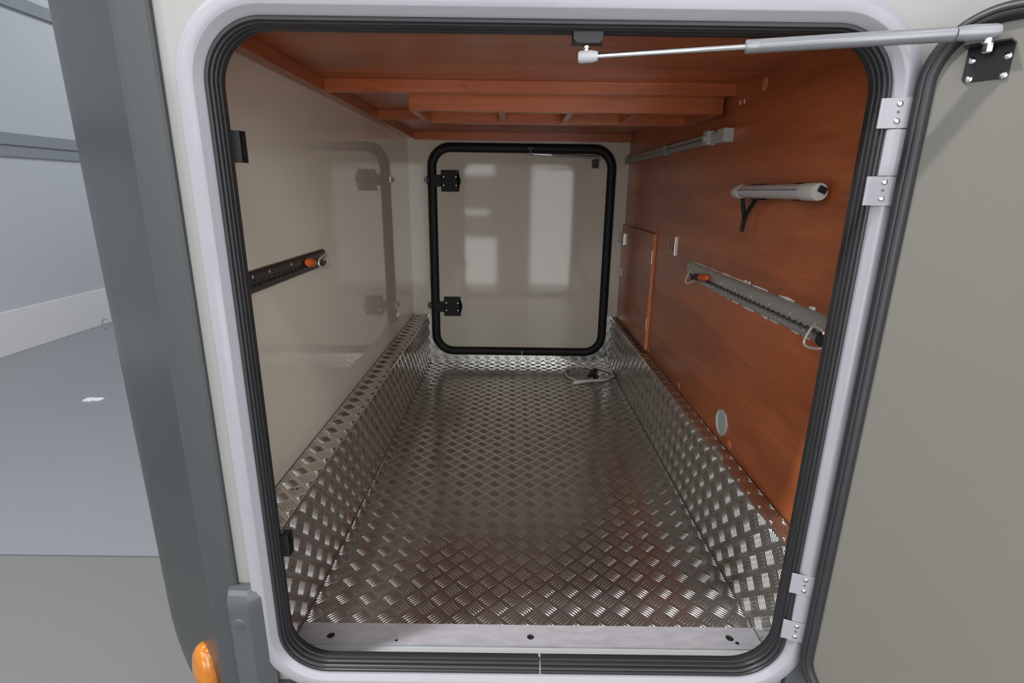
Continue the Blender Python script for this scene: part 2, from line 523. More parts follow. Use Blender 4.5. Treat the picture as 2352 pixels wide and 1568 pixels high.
# ------------------------------------------------------------------ sill strip with real holes
def plate_with_holes(name, x0, x1, y0, y1, z0, z1, holes, m, parent):
    """flat strip, split in columns so each hole sits in its own cell"""
    mb = MB()
    xs = sorted(holes)
    cuts = [x0]
    for hx, hy, hr in xs:
        cuts += [hx - hr * 1.6, hx + hr * 1.6]
    cuts.append(x1)
    hole_d = {}
    for i in range(len(cuts) - 1):
        a, b = cuts[i], cuts[i + 1]
        if i % 2 == 0:
            mb.box(a, b, y0, y1, z0, z1)
        else:
            hx, hy, hr = xs[i // 2]
            n = 24
            ring = [(hx + hr * math.cos(2 * math.pi * k / n), hy + hr * math.sin(2 * math.pi * k / n)) for k in range(n)]
            out = []
            for k in range(n):
                c, s = math.cos(2 * math.pi * k / n), math.sin(2 * math.pi * k / n)
                tx = ((b - hx) if c > 0 else (a - hx)) / c if abs(c) > 1e-6 else 1e9
                ty = ((y1 - hy) if s > 0 else (y0 - hy)) / s if abs(s) > 1e-6 else 1e9
                t = min(tx, ty)
                out.append((hx + c * t, hy + s * t))
            mb.quad_strip([[(p[0], p[1], z1) for p in out], [(p[0], p[1], z1) for p in ring], [(p[0], p[1], z0 - 0.012) for p in ring]])
            for cx, cy in ((a, y0), (b, y0), (b, y1), (a, y1)):
                # fill the corner the radial fan leaves open
                idx = sorted(range(n), key=lambda k: (out[k][0] - cx) ** 2 + (out[k][1] - cy) ** 2)[:2]
                p, q = out[idx[0]], out[idx[1]]
                mb.ngon([(p[0], p[1], z1), (q[0], q[1], z1), (cx, cy, z1)])
            mb.ngon([(a, y0, z0), (b, y0, z0), (b, y0, z1), (a, y0, z1)])
    return mb.build(name, m, parent, weld=True)

SILL_Z = 0.003
sill = plate_with_holes('sill_strip', WL_ + 0.09, WR_ - 0.045, 0.0855, 0.1465, 0.0, SILL_Z,
                        [(0.0590, 0.1105, 0.0095), (0.2130, 0.0990, 0.0042), (0.5200, 0.1125, 0.0085), (0.9820, 0.1160, 0.0095), (0.9990, 0.1010, 0.0036)][:4], 'aluminium_sill', None)
tag(sill, 'plain aluminium sill strip with drilled holes along the near floor edge', 'sill strip')
for hx, hy, hr in ((0.0590, 0.1105, 0.0095), (0.2130, 0.0990, 0.0042), (0.5200, 0.1125, 0.0085), (0.9820, 0.1160, 0.0095)):
    MB().cyl((hx, hy, -0.0008), (hx, hy, -0.0004), hr * 0.98).build('hole_bottom', 'hole_dark', sill)
MB().lathe((0.9935, 0.1015, SILL_Z), (0.9935, 0.1015, SILL_Z + 0.0006), ((0, 0.0045), (1, 0.004)), 14).build('drill_hole', 'hole_dark', sill)

# ------------------------------------------------------------------ motorhome shell
mh = thing('motorhome', 'white motorhome body with grey corner moulding around the open garage hatch', 'motorhome')
# outer side panel with the opening cut into it
JX0, JX1, JZ0, JZ1, JR = OX0 + 0.005, OX1 - 0.005, OZ0 + 0.005, OZ1 - 0.005, OR - 0.005
loop = rr(JX0, JX1, JZ0, JZ1, JR, 0, 12)
BX0, BX1, BZ0, BZ1 = -0.12, 3.4, -0.28, 2.35
outer = []
for i, p in enumerate(loop):
    k = i // 13
    outer.append(((BX1, BZ0), (BX1, BZ1), (BX0, BZ1), (BX0, BZ0))[k])
sp = MB()
sp.quad_strip([[(p[0], 0.002, p[1]) for p in outer], [(p[0], 0.002, p[1]) for p in loop], [(p[0], 0.030, p[1]) for p in loop], [(p[0], 0.030, p[1]) for p in outer]])
side = sp.build('side_panel', 'body_white', mh)
# rest of the body so the compartment sits in a closed vehicle
rb = MB()
rb.box(-0.352, -0.16, 0.26, 2.30, -0.28, 2.35)
rb.box(-0.352, 3.4, 2.20, 2.24, -0.28, 2.35)
rb.box(-0.352, 3.4, 0.26, 2.24, 2.33, 2.37)
rb.box(-0.16, 3.4, 0.04, 2.20, -0.28, -0.03)
rb.box(3.36, 3.4, 0.03, 2.20, -0.28, 2.35)
rb.build('body_shell', 'body_white', mh)
# grey corner moulding, lofted up the corner
def pillar_profile(z):
    dx = 0.0
    if z < 0.03:
        dx = 0.6 * (0.03 - z) ** 2
    lean = -0.004 * (1.25 - z) / 1.25 if z < 1.25 else 0.0
    P = [(-0.064 + lean, 0.004), (-0.0655 + lean, -0.004), (-0.070 + lean, -0.007), (-0.113 + lean * 1.5, -0.008), (-0.119 + lean * 1.5, -0.0065),
         (-0.127 + lean * 1.5, -0.001), (-0.20, 0.0535), (-0.300, 0.1280), (-0.325, 0.1465), (-0.3390, 0.1590), (-0.3475, 0.1720), (-0.3520, 0.190), (-0.354, 0.22), (-0.354, 0.30)]
    out = []
    for x, y in P:
        f = max(0.0, min(1.0, (-0.119 - x) / 0.22))
        out.append((x + dx * f, y, z))
    return out
zs = [2.35, 1.8, 1.4, 1.25, 1.0, 0.7, 0.4, 0.2, 0.1, 0.05, 0.0, -0.05, -0.1, -0.15, -0.2, -0.25, -0.3]
MB().quad_strip([pillar_profile(z)[:6] for z in zs], closed=False).build('moulding_strip', 'grey_textured', mh, smooth=30)['label'] = 'lighter textured edge strip of the corner moulding'
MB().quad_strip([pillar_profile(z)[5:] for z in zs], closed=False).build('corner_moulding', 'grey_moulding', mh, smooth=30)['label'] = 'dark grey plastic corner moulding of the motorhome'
# lower skirt and rising corner cap
MB().box(-0.06, 1.045, -0.012, 0.002, -0.30, -0.004).box(1.045, 3.4, -0.012, 0.002, -0.30, 0.085).build('lower_skirt', 'grey_plastic', mh, bevel=0.004)
cp = MB()
def capf(z):
    return [(-0.0835, -0.002), (-0.0835, -0.022), (-0.0775, -0.030), (-0.0400, -0.031), (-0.0360, -0.029), (-0.010, -0.011), (-0.010, -0.002)]
capz = [(-0.30, 0), (0.195, 0), (0.218, 0.0), (0.230, 0.005), (0.236, 0.013), (0.238, 0.022)]
rings = []
for z, b in capz:
    rings.append([(x, min(y + b, -0.002), z) for x, y in capf(z)])
cp.quad_strip(rings)
cp.ngon(rings[-1])
cap = cp.build('corner_cap', 'grey_plastic', mh, smooth=24)
cap['label'] = 'grey rounded end cap of the lower body skirt'
MB().lathe((-0.060, -0.0302, 0.168), (-0.060, -0.0325, 0.168), ((0, 0.0125), (0.5, 0.0118), (1, 0.0085)), 20).build('screw_cover', 'grey_plastic', cap, smooth=50)
# amber side marker
am = MB()
cen = Vector((-0.190, 0.0455, -0.040))
ua = Vector((0.803, -0.596, 0.0)); na = Vector((-0.596, -0.803, 0.0)); ub = Vector((0, 0, 1))
rings = []
for lvl, (sc, h) in enumerate(((1.0, -0.004), (1.0, 0.005), (0.95, 0.013), (0.80, 0.021), (0.55, 0.0255), (0.25, 0.0275), (0.02, 0.028))):
    rings.append([cen + ua * 0.040 * sc * math.cos(t) + ub * 0.083 * sc * math.sin(t) + na * h for t in [2 * math.pi * k / 32 for k in range(32)]])
am.quad_strip(rings)
aml = am.build('side_marker_lamp', 'amber_lens', mh, smooth=60)
aml['label'] = 'amber oval side marker lamp'

# white aluminium frame around the opening
prof = [(0.006, 0.004), (0.0, 0.001), (-0.0105, -0.0150), (-0.0125, -0.0162), (-0.0330, -0.0165), (-0.0360, -0.0145), (-0.0370, -0.010), (-0.0370, 0.003)]
MB().quad_strip([[(p[0], y, p[1]) for p in rr(OX0, OX1, OZ0, OZ1, OR, i, 16)] for i, y in prof]).build('opening_frame', 'white_paint', mh, smooth=35)['label'] = 'white rounded frame around the garage opening'
# jamb lining
MB().quad_strip([[(p[0], y, p[1]) for p in rr(OX0, OX1, OZ0, OZ1, OR, i, 16)] for i, y in ((0.003, 0.001), (0.004, 0.034))]).build('jamb_lining', 'white_paint', mh)
# rubber seal of the opening, with the butt joint at the bottom
def bead(ic, yc, r, a0, a1, n=6):
    return [(ic + r * math.cos(math.radians(a0 + (a1 - a0) * k / n)), yc + r * math.sin(math.radians(a0 + (a1 - a0) * k / n))) for k in range(n + 1)]
sprof = [(-0.0006, 0.002), (-0.0006, -0.003)] + [(0.0002, -0.0052), (0.0018, -0.0064), (0.0042, -0.0068), (0.0062, -0.0062), (0.0072, -0.0040), (0.0066, -0.0006)] \
      + [(0.0076, 0.0004), (0.0090, 0.0010), (0.0100, 0.0032), (0.0096, 0.0078), (0.0084, 0.0098)] \
      + [(0.0100, 0.0108), (0.0112, 0.0132), (0.0112, 0.0180), (0.0098, 0.0202)] + [(0.0114, 0.0214), (0.0120, 0.0240), (0.0120, 0.0330), (0.0105, 0.036)]
GX0, GX1 = 0.5375, 0.5335
MB().quad_strip([[(p[0], y, p[1]) for p in rr(OX0, OX1, OZ0, OZ1, OR, i, 18, xs=GX0, xe=GX1)] for i, y in sprof], closed=False).build('opening_seal', 'rubber', mh, smooth=28)['label'] = 'black ribbed rubber seal lining the opening'
MB().box(0.5340, 0.5370, 0.000, 0.022, OZ0 - 0.0005, OZ0 + 0.0055).build('seal_joint', 'lip_grey', mh)
# latch keepers on the left jamb
for zc in (1.056, 0.302):
    kp = MB()
    kp.box(0.0115, 0.026, 0.030, 0.034, zc - 0.024, zc + 0.024)
    kp.box(0.0235, 0.026, 0.034, 0.050, zc - 0.024, zc + 0.024)
    kp.box(0.0115, 0.026, 0.034, 0.050, zc + 0.021, zc + 0.024)
    kp.box(0.0115, 0.026, 0.034, 0.050, zc - 0.024, zc - 0.021)
    kp.build('latch_keeper', 'black_metal', mh, bevel=0.0008)

# ------------------------------------------------------------------ storage doors
TH = math.radians(38.5)
DU = Vector((math.sin(TH), -math.cos(TH), 0))
DN = Vector((DU.y, -DU.x, 0))
DH = Vector((1.059, -0.020, 0))
def dp(s, z, d):
    return DH + DU * s + DN * d + Vector((0, 0, z))
DW, DZ0, DZ1, DR = 1.022, 0.020, 1.239, 0.092
od = thing('storage_door', 'open garage door with cream inner face swung out to the right', 'door')
loopi = rr(0, DW, DZ0, DZ1, DR, 0.010, 14)
lo = rr(0, DW, DZ0, DZ1, DR, -0.004, 14)
lo2 = rr(0, DW, DZ0, DZ1, DR, 0.0, 14)
pn = MB()
pn.ngon([dp(p[0], p[1], 0.0) for p in loopi])
pn.quad_strip([[dp(p[0], p[1], 0.0) for p in loopi], [dp(p[0], p[1], -0.030) for p in loopi]])
pn.ngon([dp(p[0], p[1], -0.030) for p in loopi])
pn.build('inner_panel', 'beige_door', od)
rim = MB()
rim.quad_strip([[dp(p[0], p[1], d) for p in rr(0, DW, DZ0, DZ1, DR, i, 14)] for i, d in ((0.012, -0.004), (0.004, -0.004), (0.001, -0.008), (0.001, -0.034), (0.012, -0.038))])
rim.build('door_rim', 'white_paint', od, smooth=40)
dprof = [(0.0005, -0.006), (-0.0003, 0.002), (0.0012, 0.0085), (0.0045, 0.0125), (0.0095, 0.0140), (0.0120, 0.0132), (0.0128, 0.0118), (0.0136, 0.0132), (0.0165, 0.0135), (0.0205, 0.0110), (0.0232, 0.0060), (0.0240, -0.0002)]
MB().quad_strip([[dp(p[0], p[1], d) for p in rr(0, DW, DZ0, DZ1, DR, i, 16)] for i, d in dprof]).build('door_seal', 'rubber', od, smooth=45)['label'] = 'black rubber rim seal'
# hinges: two leaves each, screwed to the frame
for (za1, za0, zb1, zb0) in ((1.134, 1.091, 1.0216, 0.9775), (0.284, 0.239, 0.174, 0.129)):
    hg = MB()
    hp = [(1.0205, -0.0075), (1.0300, -0.0100), (1.0335, -0.0132), (1.066, -0.0245), (1.078, -0.0240), (1.078, -0.0215), (1.066, -0.0215), (1.034, -0.0100), (1.0205, -0.0050)]
    for z1, z0 in ((za1, za0), (zb1, zb0)):
        hg.prism(hp, lambda a, b, d: (a, b, d), z0, z1)
    hgo = hg.build('hinge', 'white_paint', od, bevel=0.0008)
    kn = MB().prism([(1.034, -0.0100), (1.0400, -0.0150), (1.062, -0.0215), (1.074, -0.0205), (1.074, -0.012), (1.040, -0.0085)], lambda a, b, d: (a, b, d), zb1 + 0.0008, za0 - 0.0008)
    kn.build('hinge_barrel', 'white_paint', hgo, bevel=0.001)
    for z1, z0 in ((za1, za0), (zb1, zb0)):
        nn = Vector((-0.33, -0.944, 0)).normalized()
        for f, r in ((0.80, 0.0042), (0.24, 0.0042)):
            c = Vector((1.0425, -0.0166, z0 + (z1 - z0) * f))
            MB().lathe(c - nn * 0.001, c + nn * 0.0016, ((0, r), (0.55, r), (0.85, r * 0.75), (1.0, r * 0.35)), 14).build('screw', 'steel', hgo, smooth=True)
        c = Vector((1.0425, -0.0166, z0 + (z1 - z0) * 0.53))
        MB().lathe(c - nn * 0.001, c + nn * 0.0004, ((0, 0.0022), (1, 0.0020)), 10).build('screw_hole', 'grey_plastic', hgo)
# strut plate on the open door
pz0, pz1, ps0, ps1 = 1.1455, 1.1895, 0.0535, 0.1025
plate_outline = []
for p in rr(ps0, ps1, pz0, pz1 + 0.006, 0.006, 0, 5):
    plate_outline.append((p[0], min(p[1], pz1)))
bk = MB()
bk.prism(plate_outline, lambda a, b, d: dp(a, b, d), 0.0, 0.0025)
bk.tbox(lambda a, b, c: dp(a, b, c), ps0 - 0.001, ps1, pz1 - 0.0025, pz1, 0.0, 0.026)
bko = bk.build('strut_plate', 'black_metal', od, bevel=0.0008)
for s, z in ((0.0600, 1.1725), (0.0975, 1.1725), (0.0610, 1.1490), (0.0975, 1.1490)):
    sc_ = MB().lathe(dp(s, z, 0.0025), dp(s, z, 0.0052), ((0, 0.0046), (0.5, 0.0044), (0.85, 0.0032), (1, 0.0018)), 16)
    so = sc_.build('screw', 'chrome', bko, smooth=True)
nut = MB().lathe(dp(0.0775, pz1 - 0.013, 0.017), dp(0.0775, pz1 - 0.002, 0.017), ((0, 0.0035), (0.15, 0.0062), (1, 0.0062)), 6)
nut.build('nut', 'chrome', bko)

# far door at the back
fd = thing('storage_door', 'closed far garage door framed by a thick black rubber seal', 'door')
FX0, FX1, FZ0, FZ1, FR = 0.0009, 1.0221, 0.0513, 1.2355, 0.125
YD = D - 0.006
pl = MB()
lp = rr(FX0, FX1, FZ0, FZ1, FR, 0.02, 14)
pl.ngon([(p[0], YD - 0.004, p[1]) for p in lp])
pl.quad_strip([[(p[0], YD - 0.004, p[1]) for p in lp], [(p[0], D - 0.0045, p[1]) for p in lp]])
pl.build('inner_panel', 'beige_far_door', fd)
fprof = [(0.0, 0.0), (-0.001, 0.014), (0.005, 0.024), (0.014, 0.029), (0.030, 0.029), (0.040, 0.024), (0.0465, 0.014), (0.047, 0.0)]
MB().quad_strip([[(p[0], YD - d, p[1]) for p in rr(FX0, FX1, FZ0, FZ1, FR, i, 16)] for i, d in fprof]).build('door_seal', 'rubber_dull', fd, smooth=50)
MB().box(0.5290, 0.5325, YD - 0.0300, YD - 0.004, FZ0 + 0.001, FZ0 + 0.032).build('seal_joint', 'white_plastic', fd)
for zc in (1.040, 0.343):
    lt = MB()
    z_ = zc
    lt.box(0.0745, 0.170, YD - 0.022, YD - 0.004, z_ - 0.056, z_ + 0.056)
    lt.prism([(0.170, z_ - 0.034)] + [(0.150 + 0.030 * math.cos(math.radians(a)), z_ + 0.037 * math.sin(math.radians(a))) for a in range(-60, 61, 15)] + [(0.170, z_ + 0.034)], lambda a, b, d: (a, d, b), YD - 0.026, YD - 0.006)
    lt.box(0.030, 0.0745, YD - 0.034, YD - 0.022, z_ - 0.030, z_ + 0.030)
    lto = lt.build('latch', 'rubber_dull', fd, bevel=0.002)
    for sx in (0.0875, 0.155):
        for dz in (-0.022, 0.022):
            MB().lathe((sx, YD - 0.0215, z_ + dz), (sx, YD - 0.0285, z_ + dz), ((0, 0.0062), (0.7, 0.0058), (1, 0.003)), 12).build('screw', 'chrome', lto, smooth=True)
    rs = MB()
    rs.lathe((-0.001, YD - 0.004, z_ + 0.004), (-0.001, YD - 0.024, z_ + 0.004), ((0, 0.018), (0.8, 0.0185), (1, 0.015)), 20)
    for dz_ in (-0.010, 0.0, 0.010):
        MB().lathe((-0.0095, YD - 0.0235, z_ + 0.004 + dz_), (-0.0095, YD - 0.0262, z_ + 0.004 + dz_), ((0, 0.0030), (1, 0.0022)), 10).build('knob_mark', 'chrome', lto)
    rs.build('latch_knob', 'black_plastic', lto, smooth=True)

# ------------------------------------------------------------------ gas struts
def lerp(a, b, t): return Vector(a) + (Vector(b) - Vector(a)) * t
A_, B_ = Vector((0.5750, 0.0200, 1.1905)), Vector((1.0850, -0.0990, 1.2000))
gs = thing('gas_strut', 'silver gas strut holding the near garage door open', 'gas strut')
t0 = 0.432
MB().cyl(lerp(A_, B_, 0.02), lerp(A_, B_, t0 + 0.02), 0.0039, seg=20).build('piston_rod', 'chrome', gs, smooth=True)
MB().lathe(lerp(A_, B_, t0), lerp(A_, B_, 0.925), ((0, 0.0085), (0.004, 0.0093), (0.068, 0.0093), (0.070, 0.0090), (0.073, 0.0093), (0.99, 0.0093), (1, 0.0086)), 28).build('cylinder', 'strut_silver', gs, smooth=35)
MB().lathe(lerp(A_, B_, -0.022), lerp(A_, B_, 0.034), ((0, 0.0075), (0.10, 0.0090), (0.70, 0.0088), (1.0, 0.0066)), 20).build('end_fitting', 'strut_white', gs, smooth=40)
MB().lathe(lerp(A_, B_, 0.928), lerp(A_, B_, 1.020), ((0, 0.0080), (0.30, 0.0100), (0.9, 0.0096), (1.0, 0.0085)), 20).build('end_fitting', 'strut_dark', gs, smooth=40)
st = MB()
st.lathe((A_.x, A_.y + 0.001, A_.z + 0.005), (A_.x, A_.y + 0.001, A_.z + 0.0195), ((0, 0.0058), (0.22, 0.0058), (0.24, 0.0040), (0.45, 0.0040), (0.47, 0.0058), (0.62, 0.0058), (0.64, 0.0042), (1, 0.0042)), 16)
st.build('ball_stud', 'chrome', gs, smooth=35)
MB().lathe((B_.x, B_.y, B_.z - 0.014), (B_.x, B_.y, B_.z - 0.004), ((0, 0.0062), (1, 0.0055)), 16).build('ball_stud', 'chrome', gs, smooth=40)
fb = MB()
fb.prism([(0.5535, 0.0), (0.5985, 0.0), (0.5985, -0.0125), (0.5925, -0.0175), (0.5595, -0.0175), (0.5535, -0.0125)], lambda a, b, d: (a, d, 1.2245 + b), 0.010, 0.0125)
fb.box(0.5535, 0.5985, 0.0125, 0.034, 1.2085, 1.2110)
fb.box(0.5535, 0.5985, 0.0315, 0.034, 1.2085, 1.2245)
fb.build('frame_bracket', 'black_metal', gs, bevel=0.0008)

A2_, B2_ = Vector((0.5560, D - 0.052, 1.1835)), Vector((0.9080, D - 0.050, 1.1690))
g2 = thing('gas_strut', 'thin gas strut folded along the top of the closed far door', 'gas strut')
MB().cyl(A2_, lerp(A2_, B2_, 0.33), 0.0028).build('piston_rod', 'chrome', g2, smooth=True)
MB().cyl(lerp(A2_, B2_, 0.32), lerp(A2_, B2_, 0.98), 0.0068).build('cylinder', 'strut_silver', g2, smooth=40)
MB().cyl(lerp(A2_, B2_, -0.03), lerp(A2_, B2_, 0.04), 0.0075).build('end_fitting', 'strut_dark', g2, smooth=40)
MB().cyl(lerp(A2_, B2_, 0.96), lerp(A2_, B2_, 1.035), 0.0085).build('end_fitting', 'strut_dark', g2, smooth=40)
MB().cyl(A2_, A2_ + Vector((0, 0, 0.028)), 0.0045).build('ball_stud', 'chrome', g2, smooth=True)
MB().box(0.5380, 0.5750, D - 0.060, D - 0.032, 1.2030, 1.2170).build('frame_bracket', 'black_metal', g2, bevel=0.001)
pb = MB()
pb.box(0.8895, 0.9280, YD - 0.008, YD - 0.004, 1.1160, 1.1560)
pb.box(0.8895, 0.9280, YD - 0.050, YD - 0.004, 1.1535, 1.1560)
pbo = pb.build('strut_plate', 'black_metal', g2, bevel=0.0008)
for sx in (0.8955, 0.9220):
    for sz in (1.1230, 1.1430):
        MB().cyl((sx, YD - 0.0075, sz), (sx, YD - 0.0105, sz), 0.0036, 0.002).build('screw', 'chrome', pbo, smooth=True)

# ------------------------------------------------------------------ bed support frame under the ceiling
bf = thing('support_frame', 'hanging wooden ladder frame under the brown ceiling board', 'frame')
ZB = 1.217
MB().box(0.156, 1.082, 0.808, 0.836, ZB, CP).build('front_rail', 'wood_along_x', bf, bevel=0.0015)
MB().box(0.156, 1.082, 1.106, 1.130, ZB, CP).build('rear_rail', 'wood_along_x', bf, bevel=0.0015)
MB().box(0.156, 0.178, 0.836, 1.106, ZB, CP).build('side_rail', 'wood_along_y', bf, bevel=0.0015)
MB().box(1.060, 1.082, 0.836, 1.106, ZB, CP).build('side_rail', 'wood_along_y', bf, bevel=0.0015)
for xc in (0.428, 0.640, 0.846):
    MB().box(xc - 0.010, xc + 0.010, 0.836, 1.106, ZB + 0.006, CP).build('slat', 'wood_along_y', bf, bevel=0.0015)

# ------------------------------------------------------------------ lashing rails
def lashing_rail(label, xw, sgn, y0, y1, z0, z1, zs_, screws, m='aluminium_rail'):
    """track rail on a side wall; sgn +1 faces +x. zs_: slot centre height"""
    t = thing('lashing_rail', label, 'lashing rail')
    H = 0.011
    mbz = MB()
    P = 0.025
    n = int((y1 - y0) / P * 8)
    up, lw, iu, il = [], [], [], []
    for i in range(n + 1):
        y = y0 + (y1 - y0) * i / n
        ph = ((y - y0) % P) - P / 2
        rad = 0.0082
        g = math.sqrt(max(rad * rad - ph * ph, 0)) if abs(ph) < rad else 0.0
        g = max(g, 0.0036)
        up.append((y, zs_ + g)); lw.append((y, zs_ - g))
    def strip(edge, zo, top):
        # rings from the outer edge (at the wall) over the curved face to the scalloped lip, then down into the slot
        rings = []
        rings.append([(xw, y, zo) for y, _ in edge])
        rings.append([(xw + sgn * H * 0.45, y, zo + (zs_ - zo) * 0.03) for y, _ in edge])
        rings.append([(xw + sgn * H * 0.80, y, zo + (zs_ - zo) * 0.16) for y, _ in edge])
        rings.append([(xw + sgn * H * 0.97, y, zo + (zs_ - zo) * 0.38) for y, _ in edge])
        rings.append([(xw + sgn * H, y, zz) for y, zz in edge])
        rings.append([(xw + sgn * H * 0.15, y, zz) for y, zz in edge])
        mbz.quad_strip(rings, closed=False)
        for k in (0, -1):
            mbz.ngon([r[k] for r in rings])
    strip(up, z1, True)
    strip(lw, z0, False)
    mbz.build('rail_profile', m, t, smooth=30)
    ch = MB()
    a, b = sorted((xw, xw + sgn * 0.0018))
    ch.box(a, b, y0 + 0.001, y1 - 0.001, zs_ - 0.0105, zs_ + 0.0105)
    ch.build('slot_floor', 'grey_plastic', t)
    for y, z in screws:
        f = min(1.0, max(0.2, 1.0))
        MB().lathe((xw + sgn * H * 0.9, y, z), (xw + sgn * (H + 0.0012), y, z), ((0, 0.0040), (0.6, 0.0036), (1, 0.0015)), 10).build('screw', 'ring_steel', t, smooth=True)
    return t

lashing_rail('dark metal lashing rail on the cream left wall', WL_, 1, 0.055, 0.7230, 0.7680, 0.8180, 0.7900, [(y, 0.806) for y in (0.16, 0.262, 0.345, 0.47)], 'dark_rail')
rr_ = lashing_rail('grey metal lashing rail with sealant on the brown right wall', WR_, -1, 0.055, 0.9900, 0.7035, 0.7640, 0.7250, [(y, 0.7395) for y in (0.168, 0.2688, 0.3681, 0.468, 0.569, 0.6705, 0.775)])
# sealant squeezed out along the right rail
sl = MB()
rnd = random.Random(3)
def blob(y0, y1, z, th):
    n = 6
    rings = []
    for i in range(n + 1):
        y = y0 + (y1 - y0) * i / n
        e = math.sin(math.pi * min(max(i / n, 0.06), 0.94)) ** 0.5
        r = th * e * (0.7 + 0.5 * rnd.random())
        rings.append([(WR_ - 0.0005 - max(0, r * math.cos(a)) * 0.7, y, z + r * math.sin(a)) for a in [math.radians(-90 + 36 * k) for k in range(6)]])
    sl.quad_strip(rings, closed=False)
y = 0.985
while y > 0.40:
    l = 0.02 + 0.10 * rnd.random()
    blob(y - l, y, 0.7645, 0.0016 + 0.0012 * rnd.random()); y -= l + 0.012 * rnd.random()
for y0, y1, z, th in ((0.275, 0.345, 0.7650, 0.0035), (0.19, 0.215, 0.7655, 0.0045), (0.165, 0.185, 0.7560, 0.006), (0.38, 0.42, 0.7030, 0.006), (0.33, 0.375, 0.7025, 0.0045),
                      (0.46, 0.53, 0.7020, 0.0055), (0.235, 0.275, 0.7030, 0.0045), (0.19, 0.225, 0.7030, 0.004), (0.555, 0.605, 0.7025, 0.0055), (0.62, 0.64, 0.7020, 0.003),
                      (0.68, 0.695, 0.7020, 0.003), (0.73, 0.75, 0.7022, 0.003), (0.50, 0.52, 0.7670, 0.005), (0.525, 0.54, 0.7675, 0.004)):
    blob(y0, y1, z, th)
so_ = sl.build('sealant_bead', 'sealant', rr_, smooth=True)
so_['kind'] = 'stuff'
so_['label'] = 'off-white sealant smeared along the rail edges'

def smooth_closed(pts, n=6):
    out = []
    m = len(pts)
    for i in range(m):
        p0, p1, p2, p3 = [Vector(pts[(i + k - 1) % m]) for k in range(4)]
        for j in range(n):
            t = j / n
            out.append(0.5 * ((2 * p1) + (-p0 + p2) * t + (2 * p0 - 5 * p1 + 4 * p2 - p3) * t * t + (-p0 + 3 * p1 - 3 * p2 + p3) * t ** 3))
    return out
def smooth_open(pts, n=6):
    out = []
    m = len(pts)
    for i in range(m - 1):
        p0, p1, p2, p3 = [Vector(pts[min(max(i + k - 1, 0), m - 1)]) for k in range(4)]
        for j in range(n):
            t = j / n
            out.append(0.5 * ((2 * p1) + (-p0 + p2) * t + (2 * p0 - 5 * p1 + 4 * p2 - p3) * t * t + (-p0 + 3 * p1 - 3 * p2 + p3) * t ** 3))
    out.append(Vector(pts[-1]))
    return out

def tie_down(label, body, orange, ring):
    t = thing('tie_down_fitting', label, 'tie-down')
    (a, b, r1) = body
    MB().lathe(a, b, ((0, r1), (0.25, r1 * 1.05), (0.45, r1 * 0.9), (0.8, r1), (1, r1 * 0.75)), 18).build('fitting_body', 'black_plastic', t, smooth=40)
    if orange:
        (a, b, r1) = orange
        MB().lathe(a, b, ((0, r1 * 0.55), (0.15, r1 * 0.92), (0.4, r1), (0.9, r1), (1, r1 * 0.9)), 18).build('release_button', 'orange_plastic', t, smooth=40)
    MB().tube(smooth_closed(ring), 0.0028, closed=True, seg=10).build('d_ring', 'ring_steel', t, smooth=True)
    return t
# left fitting: on the far end of the left rail
tie_down('orange and black tie-down with D-ring on the left wall rail',
         ((-0.0840, 0.583, 0.796), (-0.0840, 0.650, 0.788), 0.0112), ((-0.0840, 0.545, 0.800), (-0.0840, 0.586, 0.7955), 0.0118),
         [(-0.071, 0.600, 0.8005), (-0.071, 0.636, 0.8085), (-0.071, 0.664, 0.8085), (-0.071, 0.690, 0.792), (-0.071, 0.706, 0.777), (-0.071, 0.690, 0.7720), (-0.071, 0.640, 0.7735), (-0.071, 0.596, 0.787)])
tie_down('orange and black tie-down at the far end of the right wall rail',
         ((1.0710, 0.880, 0.724), (1.0710, 0.812, 0.7335), 0.0112), ((1.0710, 0.756, 0.741), (1.0710, 0.812, 0.7335), 0.0118),
         [(1.066, 0.850, 0.7270), (1.066, 0.872, 0.7380), (1.066, 0.895, 0.7410), (1.066, 0.915, 0.7300), (1.066, 0.938, 0.7020), (1.066, 0.930, 0.6960), (1.066, 0.895, 0.7010), (1.066, 0.862, 0.7140)])
tie_down('black tie-down with large D-ring at the near end of the right rail',
         ((1.0690, 0.1110, 0.7240), (1.0690, 0.080, 0.7290), 0.0150), ((1.0730, 0.070, 0.7400), (1.0730, 0.104, 0.7410), 0.0100),
         [(1.0630, 0.104, 0.7410), (1.0630, 0.134, 0.7440), (1.0630, 0.146, 0.7360), (1.0630, 0.160, 0.7120), (1.0630, 0.160, 0.7010), (1.0630, 0.146, 0.6985), (1.0630, 0.112, 0.7050), (1.0630, 0.092, 0.7160)])

# ------------------------------------------------------------------ tube lamp on the right wall
tl = thing('tube_lamp', 'grey tube lamp with black switch on the brown right wall', 'lamp')
LXc, LZc = 1.0635, 0.9985
MB().cyl((LXc, 0.565, LZc), (LXc, 0.240, LZc), 0.0155, seg=28).build('lamp_diffuser', 'lamp_tube', tl, smooth=40)
MB().box(LXc - 0.0166, LXc + 0.012, 0.245, 0.560, LZc + 0.0035, LZc + 0.0050).build('diffuser_seam', 'grey_plastic', tl)
MB().lathe((LXc, 0.596, LZc), (LXc, 0.558, LZc), ((0, 0.012), (0.12, 0.0160), (0.35, 0.0172), (1, 0.0172)), 28).build('end_cap', 'lamp_cap', tl, smooth=40)
ec = MB().lathe((LXc, 0.252, LZc), (LXc, 0.197, LZc), ((0, 0.0172), (0.85, 0.0178), (1, 0.0165)), 28).build('end_cap', 'lamp_cap', tl, smooth=40)
sw = MB()
cs, sn = math.cos(math.radians(-24)), math.sin(math.radians(-24))
